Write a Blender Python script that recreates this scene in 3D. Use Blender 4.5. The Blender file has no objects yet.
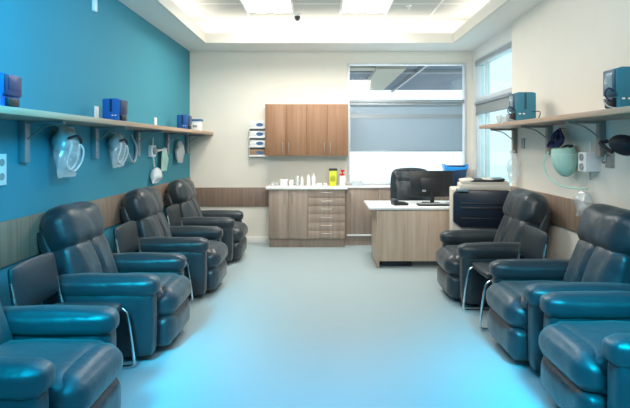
import bpy, bmesh, math, random
from mathutils import Vector, Matrix, noise
random.seed(7)
C = bpy.context.scene.collection
PI = math.pi
CAMH = 1.5; F = 500.0; VU, VV = 322.0, 146.0
XL, XR, XW, YB, YN, ZC = -2.05, 2.25, 2.33, 7.75, -1.2, 2.965   # walls, recessed window wall, back, behind camera, soffit height

# ---------------------------------------------------------------- materials
def mat(name, col, rough=0.5, metal=0.0, spec=0.5, bump=None, emis=None, trans=0.0, alpha=None, coat=0.0, sheen=0.0, mott=.05):
    m = bpy.data.materials.new(name); m.use_nodes = True
    nt = m.node_tree; b = nt.nodes['Principled BSDF']
    b.inputs['Base Color'].default_value = (*col, 1)
    b.inputs['Roughness'].default_value = rough
    b.inputs['Metallic'].default_value = metal
    b.inputs['Specular IOR Level'].default_value = spec
    b.inputs['Coat Weight'].default_value = coat
    b.inputs['Sheen Weight'].default_value = sheen
    if emis:
        b.inputs['Emission Color'].default_value = (*emis[0], 1); b.inputs['Emission Strength'].default_value = emis[1]
    if alpha is not None: b.inputs['Alpha'].default_value = alpha
    # a faint mottling so no surface is perfectly even
    tc = nt.nodes.new('ShaderNodeTexCoord'); n = nt.nodes.new('ShaderNodeTexNoise')
    n.inputs['Scale'].default_value = 6; n.inputs['Detail'].default_value = 4
    nt.links.new(tc.outputs['Object'], n.inputs['Vector'])
    r = nt.nodes.new('ShaderNodeValToRGB')
    r.color_ramp.elements[0].position = .3; r.color_ramp.elements[1].position = .7
    r.color_ramp.elements[0].color = (*[c*(1-mott) for c in col], 1); r.color_ramp.elements[1].color = (*[min(1, c*(1+mott*.6)) for c in col], 1)
    nt.links.new(n.outputs['Fac'], r.inputs['Fac']); nt.links.new(r.outputs['Color'], b.inputs['Base Color'])
    if bump:
        sc, st = bump
        n2 = nt.nodes.new('ShaderNodeTexNoise'); n2.inputs['Scale'].default_value = sc; n2.inputs['Detail'].default_value = 5
        nt.links.new(tc.outputs['Object'], n2.inputs['Vector'])
        bp = nt.nodes.new('ShaderNodeBump'); bp.inputs['Strength'].default_value = st; bp.inputs['Distance'].default_value = .02
        nt.links.new(n2.outputs['Fac'], bp.inputs['Height']); nt.links.new(bp.outputs['Normal'], b.inputs['Normal'])
    return m

def wood(name, c0, c1, axis='Z', rough=.45):
    m = bpy.data.materials.new(name); m.use_nodes = True
    nt = m.node_tree; b = nt.nodes['Principled BSDF']; b.inputs['Roughness'].default_value = rough
    tc = nt.nodes.new('ShaderNodeTexCoord'); mp = nt.nodes.new('ShaderNodeMapping')
    s = {'Z': (26, 26, 1.1), 'Y': (26, 1.1, 26), 'X': (1.1, 26, 26)}[axis]
    mp.inputs['Scale'].default_value = s
    n = nt.nodes.new('ShaderNodeTexNoise'); n.inputs['Scale'].default_value = 1.0; n.inputs['Detail'].default_value = 6; n.inputs['Roughness'].default_value = .6; n.inputs['Distortion'].default_value = .4
    r = nt.nodes.new('ShaderNodeValToRGB')
    r.color_ramp.elements[0].position = .32; r.color_ramp.elements[1].position = .68
    r.color_ramp.elements[0].color = (*c0, 1); r.color_ramp.elements[1].color = (*c1, 1)
    nt.links.new(tc.outputs['Object'], mp.inputs['Vector']); nt.links.new(mp.outputs['Vector'], n.inputs['Vector'])
    nt.links.new(n.outputs['Fac'], r.inputs['Fac']); nt.links.new(r.outputs['Color'], b.inputs['Base Color'])
    return m

def glassy(name, tint, amount, diff=0.0, rough=.05):
    """thin clear sheet: mostly transparent, with a glossy and a milky share"""
    m = bpy.data.materials.new(name); m.use_nodes = True
    nt = m.node_tree; nt.nodes.clear()
    o = nt.nodes.new('ShaderNodeOutputMaterial'); t = nt.nodes.new('ShaderNodeBsdfTransparent'); t.inputs['Color'].default_value = (*tint, 1)
    g = nt.nodes.new('ShaderNodeBsdfGlossy'); g.inputs['Roughness'].default_value = rough
    mx = nt.nodes.new('ShaderNodeMixShader'); mx.inputs['Fac'].default_value = amount
    nt.links.new(t.outputs[0], mx.inputs[1]); nt.links.new(g.outputs[0], mx.inputs[2])
    last = mx
    if diff:
        d = nt.nodes.new('ShaderNodeBsdfDiffuse'); d.inputs['Color'].default_value = (.85, .9, .92, 1)
        m2 = nt.nodes.new('ShaderNodeMixShader'); m2.inputs['Fac'].default_value = diff
        nt.links.new(mx.outputs[0], m2.inputs[1]); nt.links.new(d.outputs[0], m2.inputs[2]); last = m2
    nt.links.new(last.outputs[0], o.inputs['Surface'])
    return m

def fabric_blind(name, col, tl):
    m = bpy.data.materials.new(name); m.use_nodes = True
    nt = m.node_tree; nt.nodes.clear()
    o = nt.nodes.new('ShaderNodeOutputMaterial'); d = nt.nodes.new('ShaderNodeBsdfDiffuse'); t = nt.nodes.new('ShaderNodeBsdfTranslucent')
    w = nt.nodes.new('ShaderNodeTexWave'); w.inputs['Scale'].default_value = 18; w.inputs['Distortion'].default_value = 3
    tc = nt.nodes.new('ShaderNodeTexCoord'); nt.links.new(tc.outputs['Object'], w.inputs['Vector'])
    r = nt.nodes.new('ShaderNodeValToRGB'); r.color_ramp.elements[0].color = (*[c*.95 for c in col], 1); r.color_ramp.elements[1].color = (*col, 1)
    nt.links.new(w.outputs['Fac'], r.inputs['Fac'])
    nt.links.new(r.outputs['Color'], d.inputs['Color']); nt.links.new(r.outputs['Color'], t.inputs['Color'])
    mx = nt.nodes.new('ShaderNodeMixShader'); mx.inputs['Fac'].default_value = tl
    nt.links.new(d.outputs[0], mx.inputs[1]); nt.links.new(t.outputs[0], mx.inputs[2]); nt.links.new(mx.outputs[0], o.inputs['Surface'])
    return m

def tiles(name):
    m = bpy.data.materials.new(name); m.use_nodes = True
    nt = m.node_tree; b = nt.nodes['Principled BSDF']; b.inputs['Roughness'].default_value = .8
    tc = nt.nodes.new('ShaderNodeTexCoord'); mp = nt.nodes.new('ShaderNodeMapping'); mp.inputs['Location'].default_value = (.39, -.37, 0)
    br = nt.nodes.new('ShaderNodeTexBrick'); br.offset = 0; br.squash = 1
    br.inputs['Scale'].default_value = 1; br.inputs['Brick Width'].default_value = .64; br.inputs['Row Height'].default_value = 1.22
    br.inputs['Mortar Size'].default_value = .014; br.inputs['Mortar Smooth'].default_value = .1
    br.inputs['Color1'].default_value = (.62, .60, .56, 1); br.inputs['Color2'].default_value = (.60, .585, .55, 1); br.inputs['Mortar'].default_value = (.9, .9, .88, 1)
    nt.links.new(tc.outputs['Object'], mp.inputs['Vector']); nt.links.new(mp.outputs['Vector'], br.inputs['Vector']); nt.links.new(br.outputs['Color'], b.inputs['Base Color'])
    return m

M = dict(
    cream=mat('cream_paint', (.80, .755, .67), .85, mott=.012, bump=(160, .04)),
    blue=mat('teal_paint', (.045, .265, .345), .8, mott=.012, bump=(160, .04)),
    white=mat('white_paint', (.86, .84, .80), .7, mott=.012),
    floor=mat('pale_vinyl', (.37, .465, .49), .36, mott=.012, spec=.35, bump=(60, .02)),
    tile=tiles('ceiling_tiles'),
    warm=wood('warm_laminate', (.235, .118, .058), (.315, .172, .095)),
    grey=wood('grey_brown_laminate', (.265, .20, .16), (.38, .30, .24)),
    desk=wood('desk_laminate', (.46, .335, .25), (.60, .465, .365)),
    rail=wood('rail_laminate', (.185, .125, .095), (.29, .205, .155)),
    railside=wood('pale_rail_laminate', (.21, .145, .105), (.33, .24, .175)),
    shelf=wood('shelf_laminate', (.39, .245, .16), (.51, .345, .24), 'Y'),
    bracket=wood('bracket_brown', (.30, .235, .195), (.42, .34, .29)),
    top=mat('white_worktop', (.86, .87, .87), .3),
    alu=mat('window_aluminium', (.60, .63, .65), .4, .3),
    aluD=mat('grey_aluminium', (.30, .34, .37), .4, .4),
    chrome=mat('chrome', (.78, .82, .84), .12, 1.0),
    steel=mat('brushed_steel', (.42, .41, .39), .4, .8),
    leather=mat('black_leather', (.016, .027, .035), .40, spec=.55, bump=(10, .34), sheen=.15),
    leather2=mat('black_leather_matt', (.016, .019, .024), .5, spec=.45, bump=(90, .1)),
    vinyl=mat('black_vinyl', (.016, .027, .034), .45, bump=(120, .08)),
    black=mat('black_plastic', (.012, .013, .016), .4),
    navy=mat('navy_plastic', (.010, .017, .035), .35),
    screen=mat('grey_screen', (.20, .27, .30), .15),
    teal=mat('teal_plastic', (.035, .20, .29), .38),
    tealD=mat('dark_teal_plastic', (.012, .07, .11), .4),
    royal=mat('royal_blue_plastic', (.012, .10, .36), .35),
    royalD=mat('dark_blue_plastic', (.006, .028, .085), .3),
    bright=mat('bright_blue_plastic', (.01, .30, .80), .35),
    beige=mat('beige_plastic', (.68, .62, .53), .5),
    whiteP=mat('white_plastic', (.85, .86, .85), .35),
    greyP=mat('grey_plastic', (.33, .34, .34), .45),
    yellow=mat('yellow_plastic', (.62, .64, .02), .4),
    red=mat('red_plastic', (.70, .02, .03), .4),
    green=mat('pale_green_cloth', (.42, .68, .58), .8, bump=(50, .3)),
    capgrey=mat('grey_neoprene', (.36, .38, .38), .8, bump=(60, .2)),
    capblack=mat('black_neoprene', (.012, .014, .022), .7, bump=(60, .2)),
    strapw=mat('white_strap', (.78, .80, .80), .7),
    paper=mat('white_card', (.85, .85, .83), .8),
    cardbrown=mat('brown_card', (.40, .24, .14), .8),
    ovalblue=mat('blue_print', (.06, .17, .38), .6),
    hoseblue=mat('blue_hose', (.012, .02, .10), .4),
    hosegrey=mat('grey_hose', (.42, .45, .47), .4),
    glass=glassy('window_glass', (.93, .98, .99), .05),
    glasst=glassy('tinted_glass', (.76, .90, .91), .05),
    bag=glassy('clear_plastic_film', (.96, .98, .99), .16, .22, .25),
    bottle=glassy('clear_bottle', (.92, .95, .95), .15, .35, .15),
    blind=fabric_blind('blue_grey_blind', (.43, .53, .61), .32),
    blindg=fabric_blind('grey_blind', (.42, .45, .45), .30),
    lamp=mat('lamp_diffuser', (.95, .95, .92), .6, emis=((1, .98, .92), 9.0)),
    canopy=mat('dark_canopy', (.06, .105, .165), .6),
    canopyB=mat('glowing_canopy_beam', (.40, .38, .31), .6, emis=((1, .92, .7), .03)),  # faint glow added to the pale beam, which is no lamp
    ground=mat('pale_ground', (.93, .94, .94), .8),
)

# ---------------------------------------------------------------- mesh helpers
def obj(name, bm, m, parent=None, smooth=True, angle=38):
    me = bpy.data.meshes.new(name); bmesh.ops.recalc_face_normals(bm, faces=bm.faces[:]); bm.to_mesh(me); bm.free()
    ms = m if isinstance(m, (list, tuple)) else [m]
    for k in ms: me.materials.append(k)
    if smooth:
        me.polygons.foreach_set('use_smooth', [True]*len(me.polygons))
        me.set_sharp_from_angle(angle=math.radians(angle))
    o = bpy.data.objects.new(name, me); C.objects.link(o)
    if parent: o.parent = parent
    return o

def tag(o, label=None, cat=None, group=None, kind=None):
    if label: o['label'] = label
    if cat: o['category'] = cat
    if group: o['group'] = group
    if kind: o['kind'] = kind
    return o

def thing(name, label, cat, loc=(0, 0, 0), rz=0, group=None):
    o = bpy.data.objects.new(name, None); C.objects.link(o); o.empty_display_size = .1
    o.location = loc; o.rotation_euler = (0, 0, rz)
    return tag(o, label, cat, group)

def struct(name, bm, m, parent=None, **k):
    o = obj(name, bm, m, parent, **k)
    if not parent: o['kind'] = 'structure'
    return o

def copy_tree(src, loc, rz, label, group=None):
    r = src.copy(); C.objects.link(r); r.location = loc; r.rotation_euler = (0, 0, rz); r['label'] = label
    if group: r['group'] = group
    for ch in list(src.children):
        c = ch.copy(); C.objects.link(c); c.parent = r
        for g in list(ch.children):
            d = g.copy(); C.objects.link(d); d.parent = c
    return r

def B(): return bmesh.new()

def put(bm, tmp, mtx=None, mi=0):
    if mtx is not None: bmesh.ops.transform(tmp, matrix=mtx, verts=tmp.verts[:])
    for f in tmp.faces: f.material_index = mi
    me = bpy.data.meshes.new('t'); tmp.to_mesh(me); tmp.free(); bm.from_mesh(me); bpy.data.meshes.remove(me)

def bx(bm, lo, hi, r=.0, mtx=None, mi=0, seg=2):
    t = bmesh.new(); bmesh.ops.create_cube(t, size=1)
    c = [(a+b)/2 for a, b in zip(lo, hi)]; s = [abs(b-a) for a, b in zip(lo, hi)]
    bmesh.ops.transform(t, matrix=Matrix.Translation(c) @ Matrix.Diagonal((*s, 1)), verts=t.verts[:])
    if r: bmesh.ops.bevel(t, geom=t.edges[:], offset=min(r, min(s)*.48), segments=seg, profile=.5, affect='EDGES')
    put(bm, t, mtx, mi); return bm

def cushion(bm, lo, hi, r=.05, puff=.015, n=9, mtx=None, wr=.0, crease=None, seed=0, mi=0):
    """rounded upholstered block: soft radius, faces bellied outwards, light wrinkles, optional crease line across y"""
    t = bmesh.new(); bmesh.ops.create_cube(t, size=2)
    bmesh.ops.subdivide_edges(t, edges=t.edges[:], cuts=n, use_grid_fill=True)
    h = [abs(b-a)/2 for a, b in zip(lo, hi)]; c = Vector([(a+b)/2 for a, b in zip(lo, hi)])
    r = min(r, min(h)*.98)
    for v in t.verts:
        p = v.co.copy(); e = [p[i]**2 for i in range(3)]
        q = Vector([math.sin(p[i]*PI/2)*h[i] if False else p[i]*h[i] for i in range(3)])
        inner = Vector([max(-(h[i]-r), min(h[i]-r, q[i])) for i in range(3)])
        d = q-inner
        if d.length > 1e-6: q = inner + d.normalized()*r
        for i in range(3):
            j, k = (i+1) % 3, (i+2) % 3
            q[i] += puff*p[i]*(1-e[j])*(1-e[k])
        if crease:
            for (ax, pos, wdt, dep, face, sgn) in crease:
                if p[face]*sgn > .2:
                    q[face] -= sgn*dep*math.exp(-((q[ax]-pos)/wdt)**2)*(1-min(1, abs(p[(3-ax-face)])**4))
        if wr: q += noise.noise_vector(Vector((q.x*7+seed, q.y*7, q.z*7)))*wr
        v.co = q+c
    put(bm, t, mtx, mi); return bm

def smoothpts(pts, k=6):
    pts = [Vector(p) for p in pts]
    if len(pts) < 3: return pts
    out = []
    P = [2*pts[0]-pts[1]]+pts+[2*pts[-1]-pts[-2]]
    for i in range(1, len(P)-2):
        for s in range(k):
            t = s/k; a, b, c, d = P[i-1:i+3]
            out.append(.5*((2*b)+(c-a)*t+(2*a-5*b+4*c-d)*t*t+(3*b-a-3*c+d)*t**3))
    out.append(pts[-1]); return out

def tube(bm, pts, r, n=8, k=6, mi=0, raw=False):
    P = [Vector(p) for p in pts] if raw else smoothpts(pts, k)
    rings = []; up = Vector((0.13, .27, .95))
    for i, p in enumerate(P):
        d = (P[min(i+1, len(P)-1)]-P[max(i-1, 0)]).normalized()
        a = d.cross(up)
        if a.length < 1e-3: a = d.cross(Vector((1, 0, 0)))
        a.normalize(); b = d.cross(a); up = b if False else up
        rr = r(i/(len(P)-1)) if callable(r) else r
        rings.append([bm.verts.new(p+a*math.cos(2*PI*j/n)*rr+b*math.sin(2*PI*j/n)*rr) for j in range(n)])
    for A, Bq in zip(rings, rings[1:]):
        for j in range(n):
            f = bm.faces.new((A[j], A[(j+1) % n], Bq[(j+1) % n], Bq[j])); f.material_index = mi
    for R_ in (rings[0], rings[-1]):
        f = bm.faces.new(R_); f.material_index = mi
    return bm

def lathe(bm, prof, n=20, mtx=None, mi=0):
    t = bmesh.new(); rings = []
    for (r, z) in prof:
        rings.append([t.verts.new((max(r, 1e-4)*math.cos(2*PI*j/n), max(r, 1e-4)*math.sin(2*PI*j/n), z)) for j in range(n)])
    for A, Bq in zip(rings, rings[1:]):
        for j in range(n): t.faces.new((A[j], A[(j+1) % n], Bq[(j+1) % n], Bq[j]))
    t.faces.new(rings[0]); t.faces.new(rings[-1])
    put(bm, t, mtx, mi); return bm

def prism(bm, poly, y0, y1, mtx=None, mi=0, r=0):
    """polygon in (x,z) extruded along y"""
    t = bmesh.new()
    a = [t.verts.new((x, y0, z)) for x, z in poly]; b = [t.verts.new((x, y1, z)) for x, z in poly]
    n = len(poly); t.faces.new(a); t.faces.new(b)
    for i in range(n): t.faces.new((a[i], a[(i+1) % n], b[(i+1) % n], b[i]))
    bmesh.ops.recalc_face_normals(t, faces=t.faces[:])
    if r: bmesh.ops.bevel(t, geom=t.edges[:], offset=r, segments=2, profile=.5, affect='EDGES')
    put(bm, t, mtx, mi); return bm

def T(x, y, z): return Matrix.Translation((x, y, z))
def RX(a): return Matrix.Rotation(a, 4, 'X')
def RY(a): return Matrix.Rotation(a, 4, 'Y')
def RZ(a): return Matrix.Rotation(a, 4, 'Z')
def one(f, *a, **k): return f(B(), *a, **k)

# ---------------------------------------------------------------- room shell
struct('floor', one(bx, (-2.4, YN, -.06), (2.6, YB+.2, 0)), M['floor'])
struct('wall_left', one(bx, (XL-.12, YN, 0), (XL, YB, 3.4)), M['blue'])
struct('wall_right', one(bx, (XR, YN, 0), (XR+.2, 5.93, 3.4)), M['cream'])
struct('wall_front', one(bx, (-2.4, YN-.12, 0), (2.6, YN, 3.4)), M['cream'])
WX0, WX1, WZ0, WZ1 = .39, 2.235, .90, 2.785           # back window opening
bm = B()
bx(bm, (XL-.12, YB, 0), (WX0, YB+.16, 3.4)); bx(bm, (WX0, YB, 0), (WX1, YB+.16, WZ0)); bx(bm, (WX0, YB, WZ1), (WX1, YB+.16, 3.4)); bx(bm, (WX1, YB, 0), (XW+.16, YB+.16, 3.4))
struct('wall_back', bm, M['cream'])
RY0, RY1, RZ1 = 6.02, 7.52, 2.80                       # side window opening along Y
bm = B()
bx(bm, (XW, 5.93, 0), (XW+.16, YB, WZ0)); bx(bm, (XW, 5.93, RZ1), (XW+.16, YB, 3.4)); bx(bm, (XW, RY1, WZ0), (XW+.16, YB, RZ1)); bx(bm, (XW, 5.93, WZ0), (XW+.16, RY0, RZ1))
struct('wall_window', bm, M['white'])
# dropped ring of ceiling round a lit tray
IX0, IX1, IY = -1.66, 1.87, 7.08
bm = B()
bx(bm, (XL, YN, ZC), (IX0, YB, ZC+.03)); bx(bm, (IX1, YN, ZC), (XW+.16, YB, ZC+.03)); bx(bm, (IX0, IY, ZC), (IX1, YB, ZC+.03))
struct('trim_1', bm, M['white'])
bm = B()                                              # upright lip of the tray
bx(bm, (IX0-.02, YN, ZC-.006), (IX0+.014, IY+.02, 3.10)); bx(bm, (IX1-.014, YN, ZC-.006), (IX1+.02, IY+.02, 3.10)); bx(bm, (IX0+.014, IY-.014, ZC-.006), (IX1-.014, IY+.02, 3.10))
struct('trim_2', bm, M['cream'])
bm = B()                                              # upper side of the tray
bx(bm, (IX0-.28, YN, ZC+.03), (IX0-.25, IY+.28, 3.36)); bx(bm, (IX1+.25, YN, ZC+.03), (IX1+.28, IY+.28, 3.36)); bx(bm, (IX0-.28, IY+.25, ZC+.03), (IX1+.28, IY+.28, 3.36))
struct('trim_3', bm, M['white'])
struct('ceiling', one(bx, (-2.4, YN, 3.34), (2.6, YB+.2, 3.40)), M['tile'])
# laminate rails on the walls, baseboard
struct('trim_4', one(bx, (XL, .2, .725), (XL+.018, YB-.02, 1.015), .003), M['railside'])
struct('trim_5', one(bx, (XR-.018, .2, .745), (XR, 5.93, 1.025), .003), M['railside'])
struct('trim_6', one(bx, (XL+.02, YB-.018, .562), (-.80, YB, .857), .003), M['rail'])
struct('baseboard_back', one(bx, (XL+.012, YB-.014, 0), (-.80, YB, .10), .003), M['white'])
struct('baseboard_left', one(bx, (XL, YN, 0), (XL+.012, YB, .10), .003), M['white'])
struct('baseboard_right', one(bx, (XR-.012, YN, 0), (XR, 5.93, .10), .003), M['white'])

# ---------------------------------------------------------------- windows
w = bpy.data.objects.new('window_1', None); C.objects.link(w); w['kind'] = 'structure'; w.location = (WX0, YB, WZ0)
def wl(bm, lo, hi, r=.004): return bx(bm, [a-b for a, b in zip(lo, w.location)], [a-b for a, b in zip(hi, w.location)], r)
bm = B()
wl(bm, (WX0, YB-.02, WZ1-.028), (WX1, YB+.10, WZ1)); wl(bm, (WX0, YB-.02, WZ0), (WX0+.04, YB+.10, WZ1-.028)); wl(bm, (WX1-.035, YB-.02, WZ0), (WX1, YB+.10, WZ1-.028))
wl(bm, (WX0+.04, YB-.02, WZ0), (WX1-.035, YB+.10, WZ0+.03))
obj('window_frame', bm, M['alu'], w)
obj('transom', wl(B(), (WX0+.04, YB-.03, 2.165), (WX1-.035, YB+.08, 2.217)), M['aluD'], w)
for z0, z1 in ((2.215, WZ1-.028), (WZ0+.03, 2.165)):
    obj('window_pane', wl(B(), (WX0+.04, YB+.05, z0), (WX1-.035, YB+.056, z1), 0), M['glass'], w)
w = bpy.data.objects.new('window_2', None); C.objects.link(w); w['kind'] = 'structure'; w.location = (XW, RY0, WZ0)
bm = B()
wl(bm, (XW-.02, RY0, RZ1-.10), (XW+.10, RY1, RZ1)); wl(bm, (XW-.02, RY1-.05, WZ0), (XW+.10, RY1, RZ1-.10)); wl(bm, (XW-.02, RY0, WZ0), (XW+.10, RY0+.05, RZ1-.10))
wl(bm, (XW-.02, RY0+.05, WZ0), (XW+.10, RY1-.05, WZ0+.03)); wl(bm, (XW+.02, 7.17, WZ0+.03), (XW+.08, 7.20, RZ1-.10))
obj('window_frame', bm, M['alu'], w)
obj('transom', wl(B(), (XW-.03, RY0+.05, 2.15), (XW+.08, RY1-.05, 2.215)), M['alu'], w)
obj('head_rail', wl(B(), (XW-.03, RY0, RZ1-.10), (XW-.015, RY1, RZ1-.03)), M['aluD'], w)
for z0, z1 in ((2.215, RZ1-.10), (WZ0+.03, 2.15)):
    obj('window_pane', wl(B(), (XW+.05, RY0+.05, z0), (XW+.056, RY1-.05, z1), 0), M['glasst'], w)
# outside: canopy overhead, ground
bm = B(); prism(bm, [(-2.5, YB+.3), (2.42, YB+.3), (4.5, 15.2), (-2.5, 15.2)], -3.3, -3.2, Matrix(((1,0,0,0),(0,0,1,0),(0,-1,0,0),(0,0,0,1)))); o = struct('trim_7', bm, M['canopy'])
bm = B()
for x in (.2, 2.1): bx(bm, (x, YB+.3, 3.12), (x+.05, 15.2, 3.20))
bx(bm, (-2, 11.2, 3.14), (3.2, 11.28, 3.20)); struct('trim_8', bm, M['aluD'])
bm = B(); prism(bm, [(1.15, 3.10), (1.75, 3.10), (1.75, 3.20), (1.15, 3.20)], 10.4, 14.4); bx(bm, (-1.0, 10.6, 3.15), (1.15, 11.0, 3.20)); struct('trim_9', bm, M['canopyB'])
struct('floor_outside', one(bx, (-12, YB+.4, -.3), (16, 30, -.25)), M['ground'])

def roller(name, label, lo, hi, m, axis, rail):
    t = thing(name, label, 'window blind', ((lo[0]+hi[0])/2, (lo[1]+hi[1])/2, lo[2]))
    L = Vector(t.location)
    obj('blind_fabric', bx(B(), Vector(lo)-L, Vector(hi)-L), m, t)
    if axis == 'X':
        obj('roller_housing', bx(B(), Vector((lo[0], lo[1]-.02, hi[2]))-L, Vector((hi[0], hi[1]+.02, hi[2]+.045))-L, .01), M['aluD'], t)
        obj('bottom_bar', bx(B(), Vector((lo[0], lo[1]-.006, lo[2]-.012))-L, Vector((hi[0], hi[1]+.006, lo[2]+.01))-L, .004), rail, t)
        obj('fabric_band', bx(B(), Vector((lo[0], lo[1]-.003, hi[2]-.19))-L, Vector((hi[0], lo[1], hi[2]-.13))-L), M['aluD'], t)
    else:
        obj('roller_housing', bx(B(), Vector((lo[0]-.02, lo[1], hi[2]))-L, Vector((hi[0]+.02, hi[1], hi[2]+.045))-L, .01), M['aluD'], t)
        obj('bottom_bar', bx(B(), Vector((lo[0]-.006, lo[1], lo[2]-.012))-L, Vector((hi[0]+.006, hi[1], lo[2]+.01))-L, .004), rail, t)
roller('roller_blind', 'blue-grey roller blind half drawn on the wide back window above the desk', (WX0+.045, YB-.006, 1.425), (WX1-.06, YB-.003, 2.12), M['blind'], 'X', M['aluD'])
roller('roller_blind', 'short grey roller blind on the narrow side window by the right wall shelf', (XW-.036, RY0+.055, 1.97), (XW-.033, RY1-.055, 2.105), M['blindg'], 'Y', M['aluD'])

# ---------------------------------------------------------------- ceiling fittings
def troffer(x, y, label):
    t = thing('ceiling_light', label, 'ceiling light', (x, y, 3.34), 0, 'ceiling light panels')
    bm = B()
    for lo, hi in (((-.325, -.61, -.02), (.325, -.585, 0)), ((-.325, .585, -.02), (.325, .61, 0)), ((-.325, -.585, -.02), (-.30, .585, 0)), ((.30, -.585, -.02), (.325, .585, 0))): bx(bm, lo, hi, .004)
    bx(bm, (-.30, -.585, -.004), (.30, .585, 0))
    obj('light_frame', bm, M['whiteP'], t)
    bm = B()
    for s in (-1, 1):
        prism(bm, [(s*.295, -.006), (s*.17, -.03), (s*.05, -.03), (s*.02, -.006)], -.56, .56, r=.003)
    obj('diffuser', bm, M['lamp'], t)
troffer(-.705, 6.24, 'recessed white ceiling light panel, left one of the two over the counter')
troffer(.575, 6.24, 'recessed white ceiling light panel, right one of the two over the counter')
t = thing('dome_camera', 'small dark dome camera on the ceiling beside the left light panel', 'camera', (-.345, 6.98, 3.34))
obj('mount', one(lathe, [(.05, 0), (.055, -.02), (.045, -.03), (.03, -.03)]), M['whiteP'], t)
obj('dome', one(lathe, [(.042, -.03), (.042, -.05), (.034, -.075), (.018, -.09), (.002, -.094)]), M['black'], t)
t = thing('sprinkler', 'small white sprinkler head in the ceiling right of the lights', 'sprinkler', (1.14, 6.55, 3.34))
obj('rose', one(lathe, [(.035, 0), (.03, -.012), (.012, -.016), (.01, -.04), (.02, -.044), (.002, -.046)]), M['whiteP'], t)

# ---------------------------------------------------------------- wall shelves
def shelf(label, xw, xf, y0, y1, z, brs, sgn):
    t = thing('wall_shelf', label, 'shelf', (xw, (y0+y1)/2, z)); L = Vector(t.location)
    obj('shelf_board', bx(B(), Vector((min(xw, xf), y0, z))-L, Vector((max(xw, xf), y1, z+.04))-L, .003), M['shelf'], t)
    for y in brs:
        bm = B()
        bx(bm, (0, y-.03-L.y, -.285) if sgn > 0 else (-.05, y-.03-L.y, -.285), (.05, y+.03-L.y, -.004) if sgn > 0 else (0, y+.03-L.y, -.004), .004)
        bx(bm, (0, y-.02-L.y, -.022) if sgn > 0 else (-.30, y-.02-L.y, -.022), (.30, y+.02-L.y, 0) if sgn > 0 else (0, y+.02-L.y, 0), .003)
        b = obj('bracket', bm, M['bracket'] if sgn < 0 else M['aluD'], t)
        bm = B(); tube(bm, [(sgn*.045, y-L.y, -.13), (sgn*.10, y-L.y, -.085), (sgn*.17, y-L.y, -.04), (sgn*.27, y-L.y, -.018)], .006)
        obj('bracket_strut', bm, M['steel'], b)
    return t
ZSL, ZSR = 1.672, 1.70
shelf('long wooden shelf on brackets along the teal wall', XL, -1.68, 1.2, YB-.003, ZSL, (2.35, 3.40, 4.46, 5.48, 6.53, 7.50), 1)
shelf('long wooden shelf on brackets along the cream right wall', XR, 1.84, 1.2, 5.86, ZSR, (2.9, 3.99, 4.90, 5.78), -1)
TL, TR = ZSL+.04, ZSR+.04

# ---------------------------------------------------------------- recliners
def make_recliner(loc, rz, label, group):
    t = thing('recliner', label, 'recliner chair', loc, rz, group)
    lz = M['leather']
    bm = B(); bx(bm, (-.30, -.30, .03), (.36, .30, .12), .01)
    for x in (-.24, .28):
        for y in (-.26, .26): lathe(bm, [(.03, 0), (.03, .04)], 12, T(x, y, 0))
    obj('base_frame', bm, M['black'], t)
    for s in (-1, 1):
        y0, y1 = sorted((s*.285, s*.415))
        obj('side_panel', cushion(B(), (-.34, y0, .045), (.425, y1, .50), .035, .006, 8, wr=.003, seed=s), lz, t)
        y0, y1 = sorted((s*.262, s*.425))
        a = obj('armrest', cushion(B(), (-.30, y0, .45), (.445, y1, .592), .055, .012, 10, wr=.006, seed=4+s), lz, t)
    obj('seat_cushion', cushion(B(), (-.22, -.272, .25), (.47, .272, .465), .07, .02, 10, wr=.006, seed=9), lz, t)
    # footrest: two padded bands one above the other, the upper one rolling over from the seat
    obj('footrest', cushion(B(), (.31, -.272, .255), (.535, .272, .455), .09, .012, 10, wr=.006, seed=12), lz, t)
    obj('footrest_lower_pad', cushion(B(), (.34, -.272, .05), (.515, .272, .275), .06, .015, 10, wr=.006, seed=15), lz, t)
    tilt = T(-.125, 0, .40) @ RY(math.radians(-20.5))
    obj('back_shell', cushion(B(), (-.155, -.30, -.12), (-.06, .30, .57), .04, .006, 8, tilt), lz, t)
    cr = [(1, 0, .02, .03, 0, 1), (1, .13, .016, .012, 0, 1), (1, -.12, .016, .014, 0, 1)]
    obj('backrest', cushion(B(), (-.13, -.285, -.02), (.075, .285, .43), .07, .03, 15, tilt, .009, cr, 21), lz, t)
    obj('head_pillow', cushion(B(), (-.125, -.30, .36), (.115, .30, .68), .10, .02, 15, tilt, .011, [(1, .02, .03, .010, 0, 1)], 33), lz, t)
    return t
GL, GR = 'recliners along the teal wall', 'recliners along the right wall'
ARMF = .44
R0 = make_recliner((-1.115-ARMF, 6.66, 0), 0, 'black leather recliner in the far corner of the teal wall, nearest the back wall', GL)
for y, x, lab in ((5.26, -1.125, 'black leather recliner on the teal wall, second from the back wall'),
                  (3.85, -1.155, 'black leather recliner on the teal wall, second nearest the camera'),
                  (2.45, -1.155, 'black leather recliner at the bottom left corner, closest of the teal wall row')):
    copy_tree(R0, (x-ARMF, y, 0), 0, lab)
for y, x, lab in ((4.99, 1.275, 'black leather recliner standing before the beige printer, farthest on the right wall'),
                  (3.61, 1.345, 'black leather recliner, middle one of the three along the right wall'),
                  (2.725, 1.365, 'black leather recliner at the bottom right corner, closest on the right wall')):
    copy_tree(R0, (x+ARMF, y, 0), PI, lab, GR)

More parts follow.
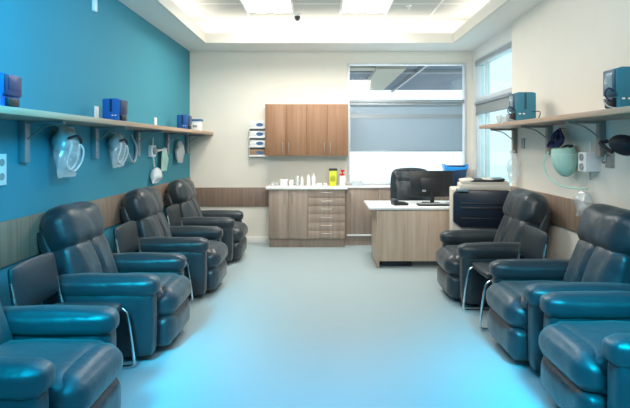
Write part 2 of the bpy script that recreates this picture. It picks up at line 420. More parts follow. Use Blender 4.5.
# ---------------------------------------------------------------- visitor chairs with chrome sled frames
def make_guest(loc, rz, label):
    t = thing('visitor_chair', label, 'chair', loc, rz, 'visitor chairs between the recliners')
    obj('seat', cushion(B(), (-.24, -.222, .40), (.215, .222, .462), .03, .008, 8, wr=.002), M['vinyl'], t)
    tl = T(-.235, 0, .50) @ RY(math.radians(-8))
    obj('backrest', cushion(B(), (-.022, -.235, .02), (.022, .235, .29), .022, .012, 8, tl), M['vinyl'], t)
    for s in (-1, 1):
        y = s*.236
        bm = B()
        tube(bm, [(-.262, y, .70), (-.235, y, .55), (-.215, y, .47), (-.19, y, .425), (-.10, y, .41), (.10, y, .41), (.175, y, .405), (.215, y, .385), (.235, y, .34), (.26, y, .18), (.275, y, .05), (.268, y, .022), (.23, y, .012), (.1, y, .012), (-.22, y, .012)], .0105, 10, 5)
        obj('side_frame', bm, M['chrome'], t)
    bm = B(); tube(bm, [(.15, -.236, .395), (.15, .236, .395)], .009, 8); tube(bm, [(-.15, -.236, .40), (-.15, .236, .40)], .009, 8); tube(bm, [(-.21, -.236, .013), (-.21, .236, .013)], .009, 8)
    obj('crossbar', bm, M['chrome'], t)
    return t
G0 = make_guest((-1.51, 5.96, 0), 0, 'farthest armless black visitor chair with chrome frame along the teal wall')
copy_tree(G0, (-1.52, 4.555, 0), 0, 'middle of three armless black visitor chairs with chrome frames along the teal wall')
copy_tree(G0, (-1.545, 3.14, 0), 0, 'armless black chrome-framed visitor chair at left, nearest the camera on the teal wall')
copy_tree(G0, (1.56, 4.30, 0), PI, 'armless black chrome-framed visitor chair between two right wall recliners')

# ---------------------------------------------------------------- cabinets on the back wall
def handle(bm, x, y, z, ln, vert=True):
    h = ln/2
    if vert: pts = [(x, y, z-h), (x, y-.022, z-h+.012), (x, y-.028, z), (x, y-.022, z+h-.012), (x, y, z+h)]
    else: pts = [(x-h, y, z), (x-h+.012, y-.022, z), (x, y-.028, z), (x+h-.012, y-.022, z), (x+h, y, z)]
    return tube(bm, pts, .0045, 8, 4)
x0, x1, yf, z0, z1 = -.845, .388, 7.40, 1.355, 2.122
t = thing('wall_cabinet', 'warm wood wall cabinet with four doors above the counter', 'cabinet', ((x0+x1)/2, YB, z0)); L = Vector(t.location)
obj('carcass', bx(B(), Vector((x0, yf+.02, z0))-L, Vector((x1, YB-.002, z1))-L, .002), M['warm'], t)
wd = (x1-x0)/4
for i in range(4):
    a = x0+i*wd
    d = obj('door', bx(B(), Vector((a+.002, yf, z0+.002))-L, Vector((a+wd-.002, yf+.0205, z1-.002))-L, .002), M['warm'], t)
    hx = a+wd-.045 if i % 2 == 0 else a+.045
    obj('handle', handle(B(), hx-L.x, yf-L.y, 1.47-L.z, .16), M['steel'], d)
x0, x1, yf = -.785, .338, 7.35
t = thing('base_cabinet', 'grey-brown wood base cabinet with two doors and six drawers below the sink counter items', 'cabinet', ((x0+x1)/2, YB, 0)); L = Vector(t.location)
t['label'] = 'grey-brown wood base cabinet with two doors and a bank of six drawers'
obj('carcass', bx(B(), Vector((x0, yf+.02, .125))-L, Vector((x1, YB-.002, .862))-L, .002), M['grey'], t)
obj('toe_kick', bx(B(), Vector((x0+.005, yf+.065, 0))-L, Vector((x1-.005, YB-.002, .125))-L), M['grey'], t)
xs = (x0, -.497, -.21)
for i in range(2):
    d = obj('door', bx(B(), Vector((xs[i]+.002, yf, .14))-L, Vector((xs[i+1]-.002, yf+.0205, .858))-L, .002), M['grey'], t)
    hx = xs[i+1]-.05 if i == 0 else xs[i]+.06
    obj('handle', handle(B(), hx-L.x, yf-L.y, .735-L.z, .15), M['steel'], d)
dz = (.858-.14)/6
for i in range(6):
    d = obj('drawer', bx(B(), Vector((-.206, yf, .14+i*dz+.002))-L, Vector((x1-.002, yf+.0205, .14+(i+1)*dz-.002))-L, .002), M['grey'], t)
    obj('handle', handle(B(), .065-L.x, yf-L.y, .14+(i+.62)*dz-L.z, .17, False), M['steel'], d)
t = tag(obj('worktop', bx(B(), (-.825, 7.325, .863), (.372, YB-.002, .90), .004), M['top']), 'white worktop lying on the grey-brown base cabinet', 'countertop')
# low cabinet under the window
x0, x1, yf = .342, 2.30, 7.52
t = thing('window_cabinet', 'low grey-brown cabinet with doors running under the back window behind the desk', 'cabinet', ((x0+x1)/2, YB, 0)); L = Vector(t.location)
obj('carcass', bx(B(), Vector((x0, yf+.02, .145))-L, Vector((x1, YB-.003, .866))-L, .002), M['grey'], t)
obj('toe_kick', bx(B(), Vector((x0+.005, yf+.045, 0))-L, Vector((x1-.005, YB-.003, .145))-L), M['grey'], t)
obj('white_strip', bx(B(), Vector((x0+.03, yf-.002, .145))-L, Vector((x1-.005, yf+.019, .172))-L, .002), M['top'], t)
for i in range(4):
    a = x0+.035+i*.478
    d = obj('door', bx(B(), Vector((a+.002, yf, .174))-L, Vector((a+.474, yf+.0205, .862))-L, .002), M['grey'], t)
    obj('handle', handle(B(), a+.045-L.x, yf-L.y, .74-L.z, .15), M['steel'], d)
tag(obj('window_sill_top', bx(B(), (.374, 7.50, .867), (2.305, YB-.022, .897), .004), M['top']), 'white sill board lying on the low cabinet under the window', 'countertop')

# glove box holder on the wall beside the cabinet
t = thing('glove_rack', 'white four tier rack of glove boxes on the wall beside the wall cabinet', 'rack', (-.985, YB, 1.33))
bm = B()
for i in range(4):
    z = i*.142
    bx(bm, (-.125, -.105, z), (.125, 0, z+.008), .002); bx(bm, (-.125, -.105, z), (.125, -.099, z+.035), .002)
bx(bm, (-.125, -.006, 0), (.125, -.001, .56), .002); bx(bm, (-.13, -.105, 0), (-.124, 0, .50), .002); bx(bm, (.124, -.105, 0), (.13, 0, .50), .002)
obj('rack_frame', bm, M['whiteP'], t)
pos = ('bottom', 'second lowest', 'second highest', 'top')
for i in range(4):
    g = thing('glove_box', ('brown' if i == 0 else 'white')+' glove box with blue oval, '+pos[i]+' tier of the wall rack', 'glove box', (-.985, YB-.053, 1.33+i*.142+.0085), 0, 'glove boxes in the rack')
    obj('carton', bx(B(), (-.118, -.042, 0), (.118, .042, .108), .004), M['cardbrown' if i == 0 else 'paper'], g)
    obj('printed_oval', lathe(B(), [(.042, 0), (.042, .002), (.03, .002)], 24, T(.03, -.042, .06) @ RX(PI/2) @ Matrix.Diagonal((1.25, .65, 1, 1))), M['ovalblue'], g)

# small things on the worktop
W = .9005
def at(u, Y): return (u-VU)*Y/F
t = thing('sharps_bin', 'yellow sharps container with black lid on the worktop', 'sharps container', (at(333, 7.5), 7.5, W))
bm = B(); bx(bm, (-.058, -.05, 0), (.058, .05, .235), .008, Matrix.Identity(4)); bmesh.ops.transform(bm, matrix=Matrix.Identity(4), verts=bm.verts[:])
for v in bm.verts: v.co.x *= .86+.14*(v.co.z/.235); v.co.y *= .86+.14*(v.co.z/.235)
obj('bin_body', bm, M['yellow'], t)
obj('lid', bx(B(), (-.063, -.055, .232), (.063, .055, .262), .006), M['black'], t)
obj('warning_panel', bx(B(), (-.03, -.0505, .08), (.03, -.047, .16), .001), mat('yellow_print', (.40, .42, .02), .5), t)
t = thing('pump_bottle', 'white sanitiser bottle with red pump beside the yellow container', 'bottle', (at(342.5, 7.5), 7.5, W))
obj('bottle_body', one(lathe, [(.045, 0), (.048, .01), (.048, .12), (.04, .145), (.02, .155)]), M['whiteP'], t)
bm = B(); lathe(bm, [(.022, .153), (.024, .18), (.01, .185), (.01, .21), (.028, .212), (.03, .235), (.015, .245), (.002, .246)]); bx(bm, (-.05, -.02, .165), (.03, .012, .182), .006)
obj('pump', bm, M['red'], t)
def carton(name, u, Y, w, d, h, label, rz=0, m='paper', cat='box', g=None):
    t = thing(name, label, cat, (at(u, Y), Y, W), rz, g)
    obj('carton', bx(B(), (-w/2, -d/2, 0), (w/2, d/2, h), .004), M[m], t)
    obj('lid_flap', bx(B(), (-w/2-.002, -d/2-.002, h-.018), (w/2+.002, d/2+.002, h+.004), .002), M['whiteP'], t)
carton('tissue_box', 284, 7.5, .105, .10, .095, 'white cardboard box on the worktop left of the bottles')
carton('supply_box', 291.5, 7.52, .06, .08, .085, 'narrow white box right beside the wider white box')
carton('supply_box', 319, 7.52, .09, .07, .03, 'low white box on the worktop left of the yellow container')
carton('supply_box', 325.5, 7.55, .05, .07, .035, 'tiny low white box touching the yellow container side')
def bott(u, Y, r, h, m, label):
    t = thing('bottle', label, 'bottle', (at(u, Y), Y, W), 0, 'bottles on the worktop')
    obj('bottle_body', one(lathe, [(r*.95, 0), (r, .008), (r, h*.72), (r*.55, h*.82), (r*.45, h*.86)]), M[m], t)
    obj('cap', one(lathe, [(r*.5, h*.85), (r*.5, h*.97), (r*.4, h)]), M['whiteP'], t)
bott(297.5, 7.52, .026, .15, 'bottle', 'clear bottle, leftmost of the bottle row on the worktop')
bott(302, 7.54, .024, .14, 'whiteP', 'white bottle, second from left in the worktop row')
bott(308.5, 7.5, .030, .17, 'whiteP', 'widest white bottle in the middle of the worktop row')
bott(313.5, 7.54, .028, .185, 'whiteP', 'tallest white bottle, rightmost of the worktop row')
def cup(u, Y, label):
    t = tag(obj('cup', one(lathe, [(.018, 0), (.024, .045), (.022, .045), (.017, .004)]), M['bottle']), label, 'cup'); t.location = (at(u, Y), Y, W)
cup(272, 7.5, 'small clear cup at the left end of the worktop'); cup(277, 7.55, 'small clear cup next to the white cardboard box')
t = thing('paper_tray', 'pale grey plastic box on the window sill left of the desk', 'box', (at(357, 7.6), 7.6, .8975))
obj('tray_body', bx(B(), (-.08, -.05, 0), (.08, .05, .07), .006), mat('pale_blue_grey', (.55, .62, .68), .5), t); obj('lid', bx(B(), (-.084, -.054, .068), (.084, .054, .082), .004), M['whiteP'], t)
# bright blue open bin on the sill
t = thing('blue_bin', 'bright blue open bin holding dark things on the sill behind the monitor', 'bin', (2.03, 7.615, .8975))
bm = B(); prism(bm, [(-.12, 0), (.12, 0), (.16, .30), (.155, .31), (-.155, .31), (-.16, .30)], -.09, .09, r=.006)
obj('bin_body', bm, M['royalD'], t)
bm = B(); prism(bm, [(-.165, .215), (.165, .255), (.175, .33), (.12, .285), (-.12, .29), (-.19, .335)], -.098, .098, r=.004)
obj('bin_rim', bm, M['bright'], t)

# ---------------------------------------------------------------- desk and what is on it
t = thing('reception_desk', 'pale wood desk with white top standing before the window', 'desk', (1.4, 6.48, 0)); L = Vector(t.location)
obj('desk_top', bx(B(), Vector((.575, 6.11, .722))-L, Vector((2.235, 6.86, .752))-L, .004), M['top'], t)
obj('end_panel', bx(B(), Vector((.675, 6.15, 0))-L, Vector((.705, 6.82, .721))-L, .002), M['desk'], t)
obj('front_panel', bx(B(), Vector((.706, 6.16, .08))-L, Vector((2.2, 6.185, .721))-L, .002), M['desk'], t)
obj('end_panel', bx(B(), Vector((2.2, 6.15, 0))-L, Vector((2.23, 6.82, .721))-L, .002), M['desk'], t)
bm = B(); bx(bm, Vector((.72, 6.30, 0))-L, Vector((1.10, 6.75, .06))-L, .006)
t2 = tag(obj('computer_tower', bx(bx(B(), (-.19, -.22, 0), (.19, .22, .07), .006), (-.17, -.2, .07), (.17, .2, .16), .006), M['navy']), 'dark computer box on the floor under the desk front', 'computer'); t2.location = (.93, 6.46, .001); bm.free()
DT = .7525
t = thing('monitor', 'black computer monitor seen from behind on the desk', 'monitor', (1.43, 6.52, DT), 0)
bm = B(); bx(bm, (-.28, -.02, .085), (.28, .015, .425), .008); bx(bm, (-.16, -.05, .14), (.16, -.018, .34), .015)
obj('monitor_housing', bm, M['black'], t)
obj('screen', bx(B(), (-.268, .0145, .098), (.268, .018, .412)), M['screen'], t)
bm = B(); bx(bm, (-.11, -.08, 0), (.11, .10, .012), .005); bx(bm, (-.025, -.045, .01), (.025, -.02, .2), .005)
obj('stand', bm, M['black'], t)
obj('sticker', bx(B(), (-.135, -.0515, .155), (-.085, -.0495, .18)), M['greyP'], t)
t = thing('keyboard', 'black keyboard on the desk under the monitor', 'keyboard', (1.42, 6.29, DT))
obj('keyboard_body', bx(B(), (-.22, -.07, 0), (.22, .07, .02), .005), M['black'], t)
bm = B()
for i in range(14):
    for j in range(4): bx(bm, (-.205+i*.0293, -.058+j*.03, .019), (-.182+i*.0293, -.034+j*.03, .027), .002)
obj('keys', bm, M['greyP'], t)
t = thing('desk_phone', 'black desk phone at the left end of the desk', 'phone', (.985, 6.36, DT), .15)
obj('phone_body', prism(B(), [(-.09, 0), (.09, 0), (.09, .03), (-.09, .05)], -.09, .09, r=.005), M['black'], t)
hs = obj('handset', cushion(B(), (-.085, -.09, .045), (-.035, .09, .075), .012, .003, 5), M['navy'], t)
t = thing('paper_stack', 'loose white papers on the desk beside the keyboard', 'papers', (1.64, 6.24, DT), .1)
obj('sheets', bx(bx(B(), (-.06, -.08, 0), (.06, .08, .006)), (-.055, -.08, .006), (.065, .075, .012), 0, RZ(.15)), M['paper'], t)
bm = B(); tube(bm, [(1.22, 6.42, DT+.007), (1.28, 6.38, DT+.02), (1.34, 6.41, DT+.007), (1.45, 6.38, DT+.012), (1.54, 6.42, DT+.007), (1.62, 6.40, DT+.02), (1.68, 6.42, DT+.007)], .006, 6)
tag(obj('cable', bm, M['black']), 'black cable tangled on the desk behind the keyboard', 'cable')

# office chair behind the desk, its back turned to the window
t = thing('office_chair', 'black leather office chair with tufted high back behind the desk', 'office chair', (1.285, 7.04, 0), PI)
lz = M['leather2']
t.rotation_euler = (0, 0, 0)
cr = [(2, .16, .018, .022, 1, -1), (2, .30, .018, .022, 1, -1), (0, -.12, .014, .018, 1, -1), (0, .10, .014, .018, 1, -1)]
tb = T(0, .17, .50) @ RX(math.radians(-6))
obj('backrest', cushion(B(), (-.265, -.05, 0), (.265, .075, .66), .06, .03, 15, tb, .006, cr, 3), M['leather'], t)
obj('seat', cushion(B(), (-.26, -.28, .42), (.26, .19, .53), .05, .015, 8), M['leather'], t)
for s in (-1, 1):
    bm = B(); tube(bm, [(s*.28, .17, .62), (s*.30, .05, .68), (s*.30, -.12, .675), (s*.29, -.2, .60), (s*.25, -.18, .47)], .018, 8)
    obj('armrest', bm, M['black'], t)
obj('column', one(lathe, [(.03, .08), (.03, .30), (.05, .40), (.12, .42)]), M['black'], t)
bm = B()
for k in range(5):
    a = k*2*PI/5+.3; tube(bm, [(0, 0, .10), (.14*math.cos(a), .14*math.sin(a), .095), (.27*math.cos(a), .27*math.sin(a), .07)], .018, 8)
obj('star_base', bm, M['black'], t)
for k in range(5):
    a = k*2*PI/5+.3; obj('caster', lathe(B(), [(.027, -.02), (.03, -.012), (.03, .012), (.027, .02)], 14, T(.27*math.cos(a), .27*math.sin(a), .03) @ RZ(a) @ RX(PI/2)), M['black'], t)

# ---------------------------------------------------------------- printer
t = thing('printer', 'beige office printer with black front panel between desk and recliner', 'printer', (1.80, 5.745, 0)); L = Vector(t.location); t.rotation_euler = (0, 0, math.radians(-11))
obj('cabinet_body', bx(B(), Vector((1.485, 5.53, .04))-L, Vector((2.115, 5.96, 1.02))-L, .02), M['beige'], t)
bm = B()
prism(bm, [(-.30, .66), (-.22, .60), (.28, .60), (.33, .66), (.33, .985), (.29, 1.015), (-.26, 1.015), (-.30, .97)], -.27, -.21, r=.012)
obj('front_panel', bm, M['navy'], t)
bm = B(); bx(bm, (-.22, -.282, .86), (.27, -.268, .875), .004); bx(bm, (-.22, -.282, .70), (.27, -.268, .71), .004); bx(bm, (-.22, -.282, .80), (.27, -.268, .83), .004)
obj('paper_slot', bm, M['black'], t)
bm = B(); bx(bm, (-.225, -.21, 1.015), (.315, .21, 1.075), .015)
obj('scanner_bed', bm, M['beige'], t)
bm = B(); prism(bm, [(-.20, 1.07), (.30, 1.07), (.31, 1.10), (.22, 1.13), (-.10, 1.125), (-.215, 1.11)], -.20, .20, r=.012)
obj('document_feeder', bm, M['beige'], t)
bm = B(); prism(bm, [(-.12, 1.10), (.24, 1.105), (.26, 1.14), (.1, 1.125), (-.06, 1.13)], -.21, .14, r=.006); obj('feeder_tray', bm, M['black'], t)
obj('control_panel', bx(B(), (-.27, -.32, 1.0), (-.14, -.22, 1.03), .006, RX(0)), M['screen'], t)
bm = B()
for x in (-.26, .26):
    for y in (-.2, .2): lathe(bm, [(.025, 0), (.025, .05)], 12, T(x, y, 0))
obj('foot', bm, M['black'], t)

# ---------------------------------------------------------------- blue medical units on the shelves
def cooler(loc, label, sgn, big, cable=True):
    """front faces the aisle: sgn=-1 on the right shelf, +1 on the left one; local x is built for the right shelf"""
    t = thing('cooling_unit', label, 'medical device', loc, 0 if sgn < 0 else PI)
    m, md = (M['teal'], M['tealD']) if big else (M['royal'], M['royalD'])
    k = 1.0 if big else .66
    W2, D2, H = (.105 if big else .075), .078 if big else .085, (.295 if big else .20)
    body = B(); prism(body, [(-W2, 0), (W2, 0), (W2, H*.97), (W2*.7, H), (-W2*.6, H), (-W2, H*.96), (-W2, H*.42), (-W2*.84, H*.34), (-W2*.84, H*.05)], -D2, D2, r=.006*k)
    obj('housing', body, m, t)
    f = obj('front_panel', bx(B(), (-W2-.008, -D2+.008, H*.36), (-W2+.002, D2-.008, H*.95), .004), md, t)
    obj('screen', bx(B(), (-W2-.011, -D2*.55, H*.52), (-W2-.007, D2*.6, H*.88), .001), M['screen' if big else 'royalD'], f)
    bm = B(); bx(bm, (-W2-.012, -D2*.6, .02*k), (-W2*.8, D2*.6, H*.30), .006)
    obj('hose_port', bm, M['black'], t)
    obj('handle_slot', bx(B(), (-.012, -D2-.002, H*.42), (.012, -D2+.004, H*.98), .004) if sgn < 0 else bx(B(), (-.012, D2-.004, H*.42), (.012, D2+.002, H*.98), .004), md, t)
    sy = -1 if sgn < 0 else 1
    b = B()
    for dx in (-.02, .02): bx(b, (-W2*.35+dx*k-.011*k, sy*(D2+.001), H*.25), (-W2*.35+dx*k+.011*k, sy*(D2-.002), H*.29))
    obj('badge', b, M['whiteP'], t)
    if big:
        bm = B(); tube(bm, [(-W2*.9, -.05, .12), (-W2-.05, -.07, .15), (-W2-.06, -.05, .10), (-W2-.02, -.06, .06)], .005); obj('blue_hose', bm, M['hoseblue'], t)
        bm = B(); tube(bm, [(-W2*.9, .02, .07), (-W2-.055, -.02, .075), (-W2-.05, -.06, .03), (-W2-.01, -.09, .012)], .005); obj('clear_hose', bm, M['hosegrey'], t)
        bm = B(); tube(bm, [(W2*.6, -D2, .10), (W2+.03, -D2-.01, .10), (W2+.04, -D2+.02, .05), (W2+.01, -D2+.05, .02)], .0045); obj('power_cord', bm, M['hoseblue'], t)
    return t
cooler((2.02, 5.04, TR+.001), 'teal medical unit on the right shelf near the window', -1, True)
cooler((2.085, 3.44, TR+.001), 'large teal medical unit with screen on the right shelf, cut by the photo edge', -1, True)
cooler((-1.845, 2.86, TL+.001), 'blue medical unit on the teal wall shelf at the far left', 1, False)
cooler((-1.83, 4.42, TL+.001), 'blue medical unit in the middle of the teal wall shelf', 1, False)
cooler((-1.84, 6.68, TL+.001), 'small dark blue medical unit at the far end of the teal wall shelf', 1, False)
t = thing('label_printer', 'small white box with blue lid at the far end of the teal wall shelf', 'box', (-1.80, 7.15, TL+.001))
obj('box_body', bx(B(), (-.075, -.07, 0), (.075, .07, .14), .006), M['whiteP'], t); obj('lid', bx(B(), (-.085, -.08, .14), (.085, .08, .17), .006), M['ovalblue'], t); obj('slot', bx(B(), (-.03, -.073, .05), (.03, -.069, .085), .003), M['greyP'], t)
t = thing('cup_stack', 'crumpled clear plastic cups on the end of the right shelf by the window', 'cups', (1.96, 5.36, TR+.001))
bm = B()
for dx, dy, a in ((0, 0, 0), (.05, .03, .25), (-.04, .05, -.2)): lathe(bm, [(.025, 0), (.035, .07), (.033, .07), (.024, .004)], 14, T(dx, dy, .004+abs(a)*.06) @ RX(a))
obj('cups', bm, M['bottle'], t)

# wall plates
def plate(x, y, z, w, h, label, m='whiteP', holes=0, d=.012, sgn=1):
    t = thing('wall_plate', label, 'wall plate', (x, y, z))
    bm = bx(B(), (0 if sgn > 0 else -d, -w/2, -h/2), (d if sgn > 0 else 0, w/2, h/2), .003); obj('cover', bm, M[m], t)
    for k in range(max(1, holes)):
        zz = (k-.5)*h*.45 if holes == 2 else 0
        if holes: obj('socket', lathe(B(), [(.024, -.001), (.024, .003), (.019, .003), (.018, .001)], 18, T(sgn*d, 0, zz) @ RY(sgn*PI/2)), M['greyP'], t)
        else: obj('rocker', bx(B(), (sgn*d-.002, -w*.22, -h*.25), (sgn*d+.004, w*.22, h*.25), .002), M[m], t)
plate(XL, 4.476, 2.76, .05, .11, 'white vertical sensor box high on the teal wall', d=.03)
plate(XL, 4.53, 1.80, .075, .12, 'white switch plate on the teal wall, left of the middle blue unit')
plate(XL, 6.14, 1.79, .075, .12, 'white switch plate on the teal wall, between middle and far blue units')
plate(XL, 3.17, 1.35, .10, .20, 'white double socket at the left photo edge on the teal wall', holes=2, d=.02)
plate(XR, 5.58, 1.53, .075, .115, 'grey switch plate on the right wall by the window', 'greyP', sgn=-1)
t = thing('oxygen_outlet', 'white wall box with two round ports under the right shelf', 'wall outlet', (XR, 4.10, 1.37))
obj('housing', bx(B(), (-.12, -.065, -.08), (0, .065, .08), .01), M['whiteP'], t)
for z in (.038, -.04):
    s_ = obj('port', lathe(B(), [(.028, 0), (.03, .006), (.022, .008), (.02, .002)], 20, T(-.12, 0, z) @ RY(-PI/2)), M['greyP'], t)
obj('pull_rod', tube(B(), [(-.05, 0, .078), (-.05, 0, .17)], .006), M['whiteP'], t); obj('drip_tube', tube(B(), [(-.05, 0, -.078), (-.052, 0, -.11), (-.05, 0, -.15)], .007), M['greyP'], t)
t = thing('hook_plate', 'brushed metal plate with a hook under the right shelf', 'hook', (XR, 3.90, 1.40))
obj('plate', bx(B(), (-.012, -.055, -.07), (0, .055, .07), .004), M['steel'], t); obj('hook', tube(B(), [(-.01, 0, .03), (-.035, 0, .03), (-.04, 0, -.02), (-.06, 0, -.03), (-.065, 0, -.005)], .008), M['steel'], t)

# ---------------------------------------------------------------- things hung under the shelves
def peg(t, sgn, z=0): obj('peg', tube(B(), [(sgn*-.0, 0, z), (sgn*.05, 0, z), (sgn*.065, 0, z+.015)], .005, 6), M['steel'], t)
def sheet(fn, nu=14, nv=14, wr=.0, seed=0, thick=None):
    bm = B(); g = []
    for i in range(nu+1):
        row = []
        for j in range(nv+1):
            p = Vector(fn(i/nu, j/nv))
            if wr: p += noise.noise_vector(p*14+Vector((seed, 0, 0)))*wr
            row.append(bm.verts.new(p))
        g.append(row)
    for i in range(nu):
        for j in range(nv): bm.faces.new((g[i][j], g[i+1][j], g[i+1][j+1], g[i][j+1]))
    return bm
def pouch(w, h, d, wr, seed, taper=.7):
    """closed, slightly inflated film bag hanging from z=0 down to -h; wide in y, thin in x"""
    def f(a, v):
        th = a*2*PI; ww = (taper+(1-taper)*min(1, v*1.6))*w/2*(1-.10*max(0, v-.85)/.15)
        dd = d/2*math.sin(min(1, v*1.05+.04)*PI*.96)+.004
        return (math.cos(th)*dd, math.sin(th)*ww, -h*v)
    bm = sheet(f, 24, 16, wr, seed); bmesh.ops.remove_doubles(bm, verts=bm.verts[:], dist=.0005); return bm
def dome(bm, r, mtx, sq=(1, 1, 1), mi=0, cut=.55):
    prof = [(r*math.cos(a), r*math.sin(a)) for a in [(-cut)+(PI/2+cut)*i/10 for i in range(11)]]
    prof = [(max(.001, a), b) for a, b in prof]; return lathe(bm, prof, 20, mtx @ Matrix.Diagonal((*sq, 1)), mi)

# left wall, first: grey cap with strap and tubing in a clear bag
def hung_cap(y, z, label, s=1.0):
    t = thing('hanging_cap', label, 'medical cap', (XL, y, z)); peg(t, 1)
    obj('cap', dome(B(), .11*s, T(.10*s, 0, -.13*s) @ RX(.35) @ RY(.5), (.8, 1.15, .95)), M['capgrey'], t)
    bm = B(); tube(bm, [(.20*s, -.12*s, -.12*s), (.225*s, -.03, -.10*s), (.21*s, .07*s, -.14*s), (.16*s, .13*s, -.19*s)], .012*s); obj('strap', bm, M['capblack'], t)
    bm = B(); tube(bm, [(.02, 0, -.0), (.10*s, .0, -.05*s), (.19*s, -.06*s, -.17*s), (.17*s, -.10*s, -.32*s), (.15*s, .0, -.38*s), (.17*s, .08*s, -.30*s), (.2*s, .05*s, -.17*s)], .010*s)
    tube(bm, [(.15*s, .02, -.1*s), (.20*s, .12*s, -.20*s), (.17*s, .16*s, -.32*s), (.14*s, .08*s, -.40*s), (.14*s, -.03, -.34*s)], .008*s); obj('tubing', bm, M['strapw'], t)
    b = obj('clear_bag', pouch(.34*s, .42*s, .16*s, .012, y), M['bag'], t); b.location = (.13*s, 0, -.02*s)
    return t
hung_cap(3.80, 1.665, 'larger clear bag with grey cap and white tubing under the teal wall shelf, left', .90)
hung_cap(4.78, 1.64, 'slim clear bag with grey cap and tubing under the middle of the teal wall shelf', .78)
bm = B(); tube(bm, [(0, 5.03, 1.62), (.06, 5.05, 1.5), (.07, 5.16, 1.36), (.06, 5.30, 1.34), (.05, 5.38, 1.48), (.0, 5.36, 1.62)], .012)
o = tag(obj('hose', bm, M['hosegrey']), 'grey hose hanging in a loop beside a bracket under the teal wall shelf', 'hose'); o.location.x = XL+.005
t = thing('regulator', 'white wall valve with arms and a rod under the teal wall shelf', 'wall valve', (XL, 5.98, 1.44))
obj('valve_block', bx(B(), (0, -.10, -.07), (.05, .06, .07), .012), M['strapw'], t)
obj('knob', lathe(B(), [(.04, 0), (.042, .02), (.03, .035), (.01, .036)], 16, T(.05, -.03, 0) @ RY(PI/2)), M['greyP'], t)
obj('arm', tube(B(), [(.05, .02, 0), (.06, .2, .01), (.055, .42, .02), (.02, .48, .03)], .014), M['strapw'], t)
obj('rod', tube(B(), [(.03, -.02, -.06), (.035, -.02, .16)], .007), M['strapw'], t); obj('drop_tube', tube(B(), [(.04, -.02, -.06), (.05, -.015, -.19)], .008), M['strapw'], t)
t = thing('plastic_bag', 'crumpled white plastic bag hung from the valve rod on the teal wall', 'bag', (XL+.06, 6.0, 1.245))
obj('bag_film', pouch(.24, .19, .12, .02, 3, .35), glassy('milky_film', (.95, .97, 1), .2, .6, .3), t)
t = thing('face_mask', 'pale green cloth hung on the valve arm under the teal wall shelf', 'mask', (XL+.057, 6.33, 1.455))
obj('cloth', pouch(.22, .27, .05, .014, 8, .8), M['green'], t)
obj('loop', tube(B(), [(0, -.08, -.01), (.0, -.05, .02), (0, .05, .02), (0, .08, -.01)], .004, 6), M['strapw'], t)
t = thing('plastic_bag', 'grey clear bag hung at the far end under the teal wall shelf', 'bag', (XL+.06, 7.0, 1.57))
obj('bag_film', pouch(.30, .30, .10, .022, 12, .4), glassy('grey_film', (.9, .92, .92), .2, .45, .3), t)
obj('contents', cushion(B(), (-.02, -.07, -.26), (.02, .08, -.10), .018, .004, 7, wr=.01), M['capgrey'], t); obj('loop', tube(B(), [(-.055, 0, .02), (-.02, 0, .02), (0, 0, -.02)], .005, 6), M['steel'], t)

# right wall
t = thing('oxygen_mask', 'pale green mask with straps and looping tube under the right shelf', 'mask', (XR, 4.40, 1.50)); peg(t, -1)
bm = B(); dome(bm, .115, T(-.12, 0, -.10) @ RX(PI) @ RY(.12), (.85, 1.15, 1.5), cut=.5); obj('mask_body', bm, M['green'], t)
obj('mask_rim', tube(B(), [(-.12+.09*math.cos(a), .122*math.sin(a), -.075) for a in [i*2*PI/16 for i in range(17)]], .009, 6, 2), M['strapw'], t)
obj('strap', tube(B(), [(-.05, 0, .0), (-.08, -.05, .0), (-.14, -.06, -.05), (-.16, .0, -.07), (-.14, .06, -.05), (-.08, .05, .0), (-.05, 0, .0)], .010, 6), M['capblack'], t)
obj('tube', tube(B(), [(-.20, .12, -.05), (-.23, .16, -.16), (-.20, .12, -.28), (-.16, .0, -.345), (-.10, -.16, -.36), (-.06, -.28, -.35)], .008, 6), M['green'], t)
t = thing('hose_bundle', 'dark blue hoses bunched above the pale green mask', 'hoses', (XR, 4.62, 1.66)); peg(t, -1, .0)
bm = B()
for k in range(6):
    a = random.uniform(-.05, .05); b = random.uniform(-.08, .08)
    tube(bm, [(-.05, 0, 0), (-.09-a, .06+b, -.05), (-.10, .09+b, -.12), (-.12+a, b, -.17), (-.09, -.08+b, -.11), (-.07, -.05, -.03), (-.05, 0, .0)], .010, 6)
obj('hoses', bm, M['hoseblue'], t)
obj('connector', bx(B(), (-.10, -.03, -.15), (-.05, .03, -.06), .01), M['navy'], t)
t = thing('neoprene_cap', 'black cap with a white label hung at the right photo edge under the shelf', 'medical cap', (XR, 3.50, 1.555)); peg(t, -1)
bm = B(); dome(bm, .10, T(-.13, 0, -.05) @ RY(-1.1) @ RX(.2), (.7, 1.15, .95), cut=.35); obj('cap', bm, M['capblack'], t)
obj('chin_strap', tube(B(), [(-.17, .13, -.02), (-.21, .16, -.03), (-.22, .10, -.06), (-.2, .03, -.10)], .014, 6), M['capblack'], t)
obj('tag', bx(B(), (-.015, -.10, -.17), (-.01, -.04, -.10), .001), M['strapw'], t)
def clear(name, loc, w, h, d, label, seed, wr=.03):
    t = thing(name, label, 'bag', loc); obj('bag_film', pouch(w, h, d, wr, seed, .4), M['bag'], t)
    obj('tie', tube(B(), [(.0, -.02, -.01), (.012, .0, .01), (0, .02, -.01)], .004, 6), M['strapw'], t); return t
clear('plastic_bag', (XR-.08, 4.16, 1.125), .20, .20, .12, 'crumpled clear plastic on the right wall under the white port box', 5)
clear('plastic_bag', (XR-.062, 5.72, 1.44), .20, .36, .12, 'tall clear plastic bag hung by the window behind the printer', 17)

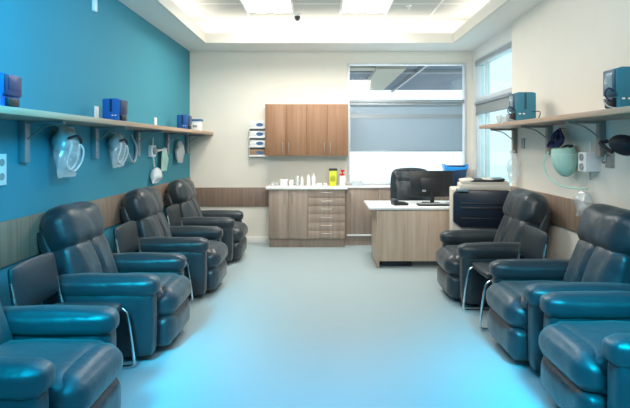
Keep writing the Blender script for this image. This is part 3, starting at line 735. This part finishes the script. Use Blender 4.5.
# ---------------------------------------------------------------- lights
def area(name, loc, rot, sx, sy, power, col=(1, 1, 1), spread=PI):
    l = bpy.data.lights.new(name, 'AREA'); l.shape = 'RECTANGLE'; l.size = sx; l.size_y = sy; l.energy = power; l.color = col; l.spread = spread
    o = bpy.data.objects.new(name, l); C.objects.link(o); o.location = loc; o.rotation_euler = rot; return o
def spot(name, loc, tgt, power, col, ang, blend=1, size=.4):
    l = bpy.data.lights.new(name, 'SPOT'); l.energy = power; l.color = col; l.spot_size = math.radians(ang); l.spot_blend = blend; l.shadow_soft_size = size
    o = bpy.data.objects.new(name, l); C.objects.link(o); o.location = loc
    o.rotation_euler = (Vector(tgt)-Vector(loc)).to_track_quat('-Z', 'Y').to_euler(); return o
WARM = (1, .94, .85)
for x in (-.705, .575): area('troffer_lamp', (x, 6.24, 3.29), (0, 0, 0), .6, 1.15, 30, WARM, math.radians(150))
# cove strips lying on the ledge and shining up
area('cove_lamp', (.1, IY+.14, ZC+.06), (PI, 0, 0), 3.6, .06, 7, (1, .96, .88))
area('cove_lamp', (IX0-.14, 6.0, ZC+.06), (PI, 0, 0), .06, 2.2, 6, (1, .96, .88))
area('cove_lamp', (IX1+.14, 5.4, ZC+.06), (PI, 0, 0), .06, 3.4, 9, (1, .96, .88))
# added warm light without fittings: spots on the walls, then a general fill
spot('added_wall_spot', (-.3, 3.3, 2.88), (2.25, 4.3, 2.1), 70, (1, .90, .78), 70)
spot('added_wall_spot', (-.2, 4.4, 2.88), (.2, 7.7, 1.9), 20, (1, .91, .80), 80)
area('fill_lamp', (.2, 1.9, 2.9), (math.radians(72), 0, 0), 2.2, .8, 42, (1, .91, .80), math.radians(110))
# daylight through the windows
area('daylight', (1.3, YB+.3, 1.9), (-PI/2, 0, 0), 1.8, 1.8, 9, (.90, .96, 1))
area('daylight', (XW+.35, 6.8, 1.9), (0, PI/2, 0), 1.8, 1.5, 7, (.90, .96, 1))
# added blue lights that tint the near room; no such lamps stand there
CY = (.0, .56, 1.0)
area('added_blue_tint', (-.2, 1.2, 2.85), (math.radians(0), 0, 0), 2.6, 1.6, 75, CY, math.radians(110))
area('added_blue_tint', (0, 3.6, 2.9), (math.radians(-50), 0, 0), 3.2, .9, 40, CY, math.radians(120))
spot('added_wall_tint', (.3, 1.6, 2.6), (-2.05, 2.9, 2.3), 480, (0, .60, 1.0), 80)
spot('added_chair_tint', (-1.6, .7, 2.7), (-1.72, 3.1, .5), 1600, (0, .66, 1.0), 44)
spot('added_chair_tint', (1.3, .7, 2.7), (1.62, 2.75, .4), 1500, (0, .66, 1.0), 36)

w = bpy.data.worlds.new('world'); bpy.context.scene.world = w; w.use_nodes = True
nt = w.node_tree; bg = nt.nodes['Background']; bg.inputs['Strength'].default_value = 1.6
bg.inputs['Color'].default_value = (.90, .97, 1.0, 1)

# ---------------------------------------------------------------- camera
cd = bpy.data.cameras.new('camera'); cam = bpy.data.objects.new('camera', cd); C.objects.link(cam)
cam.location = (0, 0, CAMH); cam.rotation_euler = (PI/2, 0, 0)
cd.sensor_width = 36; cd.lens = F/630*36; cd.shift_x = -(VU-315)/630; cd.shift_y = -(204-VV)/630; cd.clip_start = .05; cd.clip_end = 200
sc = bpy.context.scene; sc.camera = cam
sc.view_settings.view_transform = 'Standard'; sc.view_settings.look = 'None'; sc.view_settings.exposure = 0
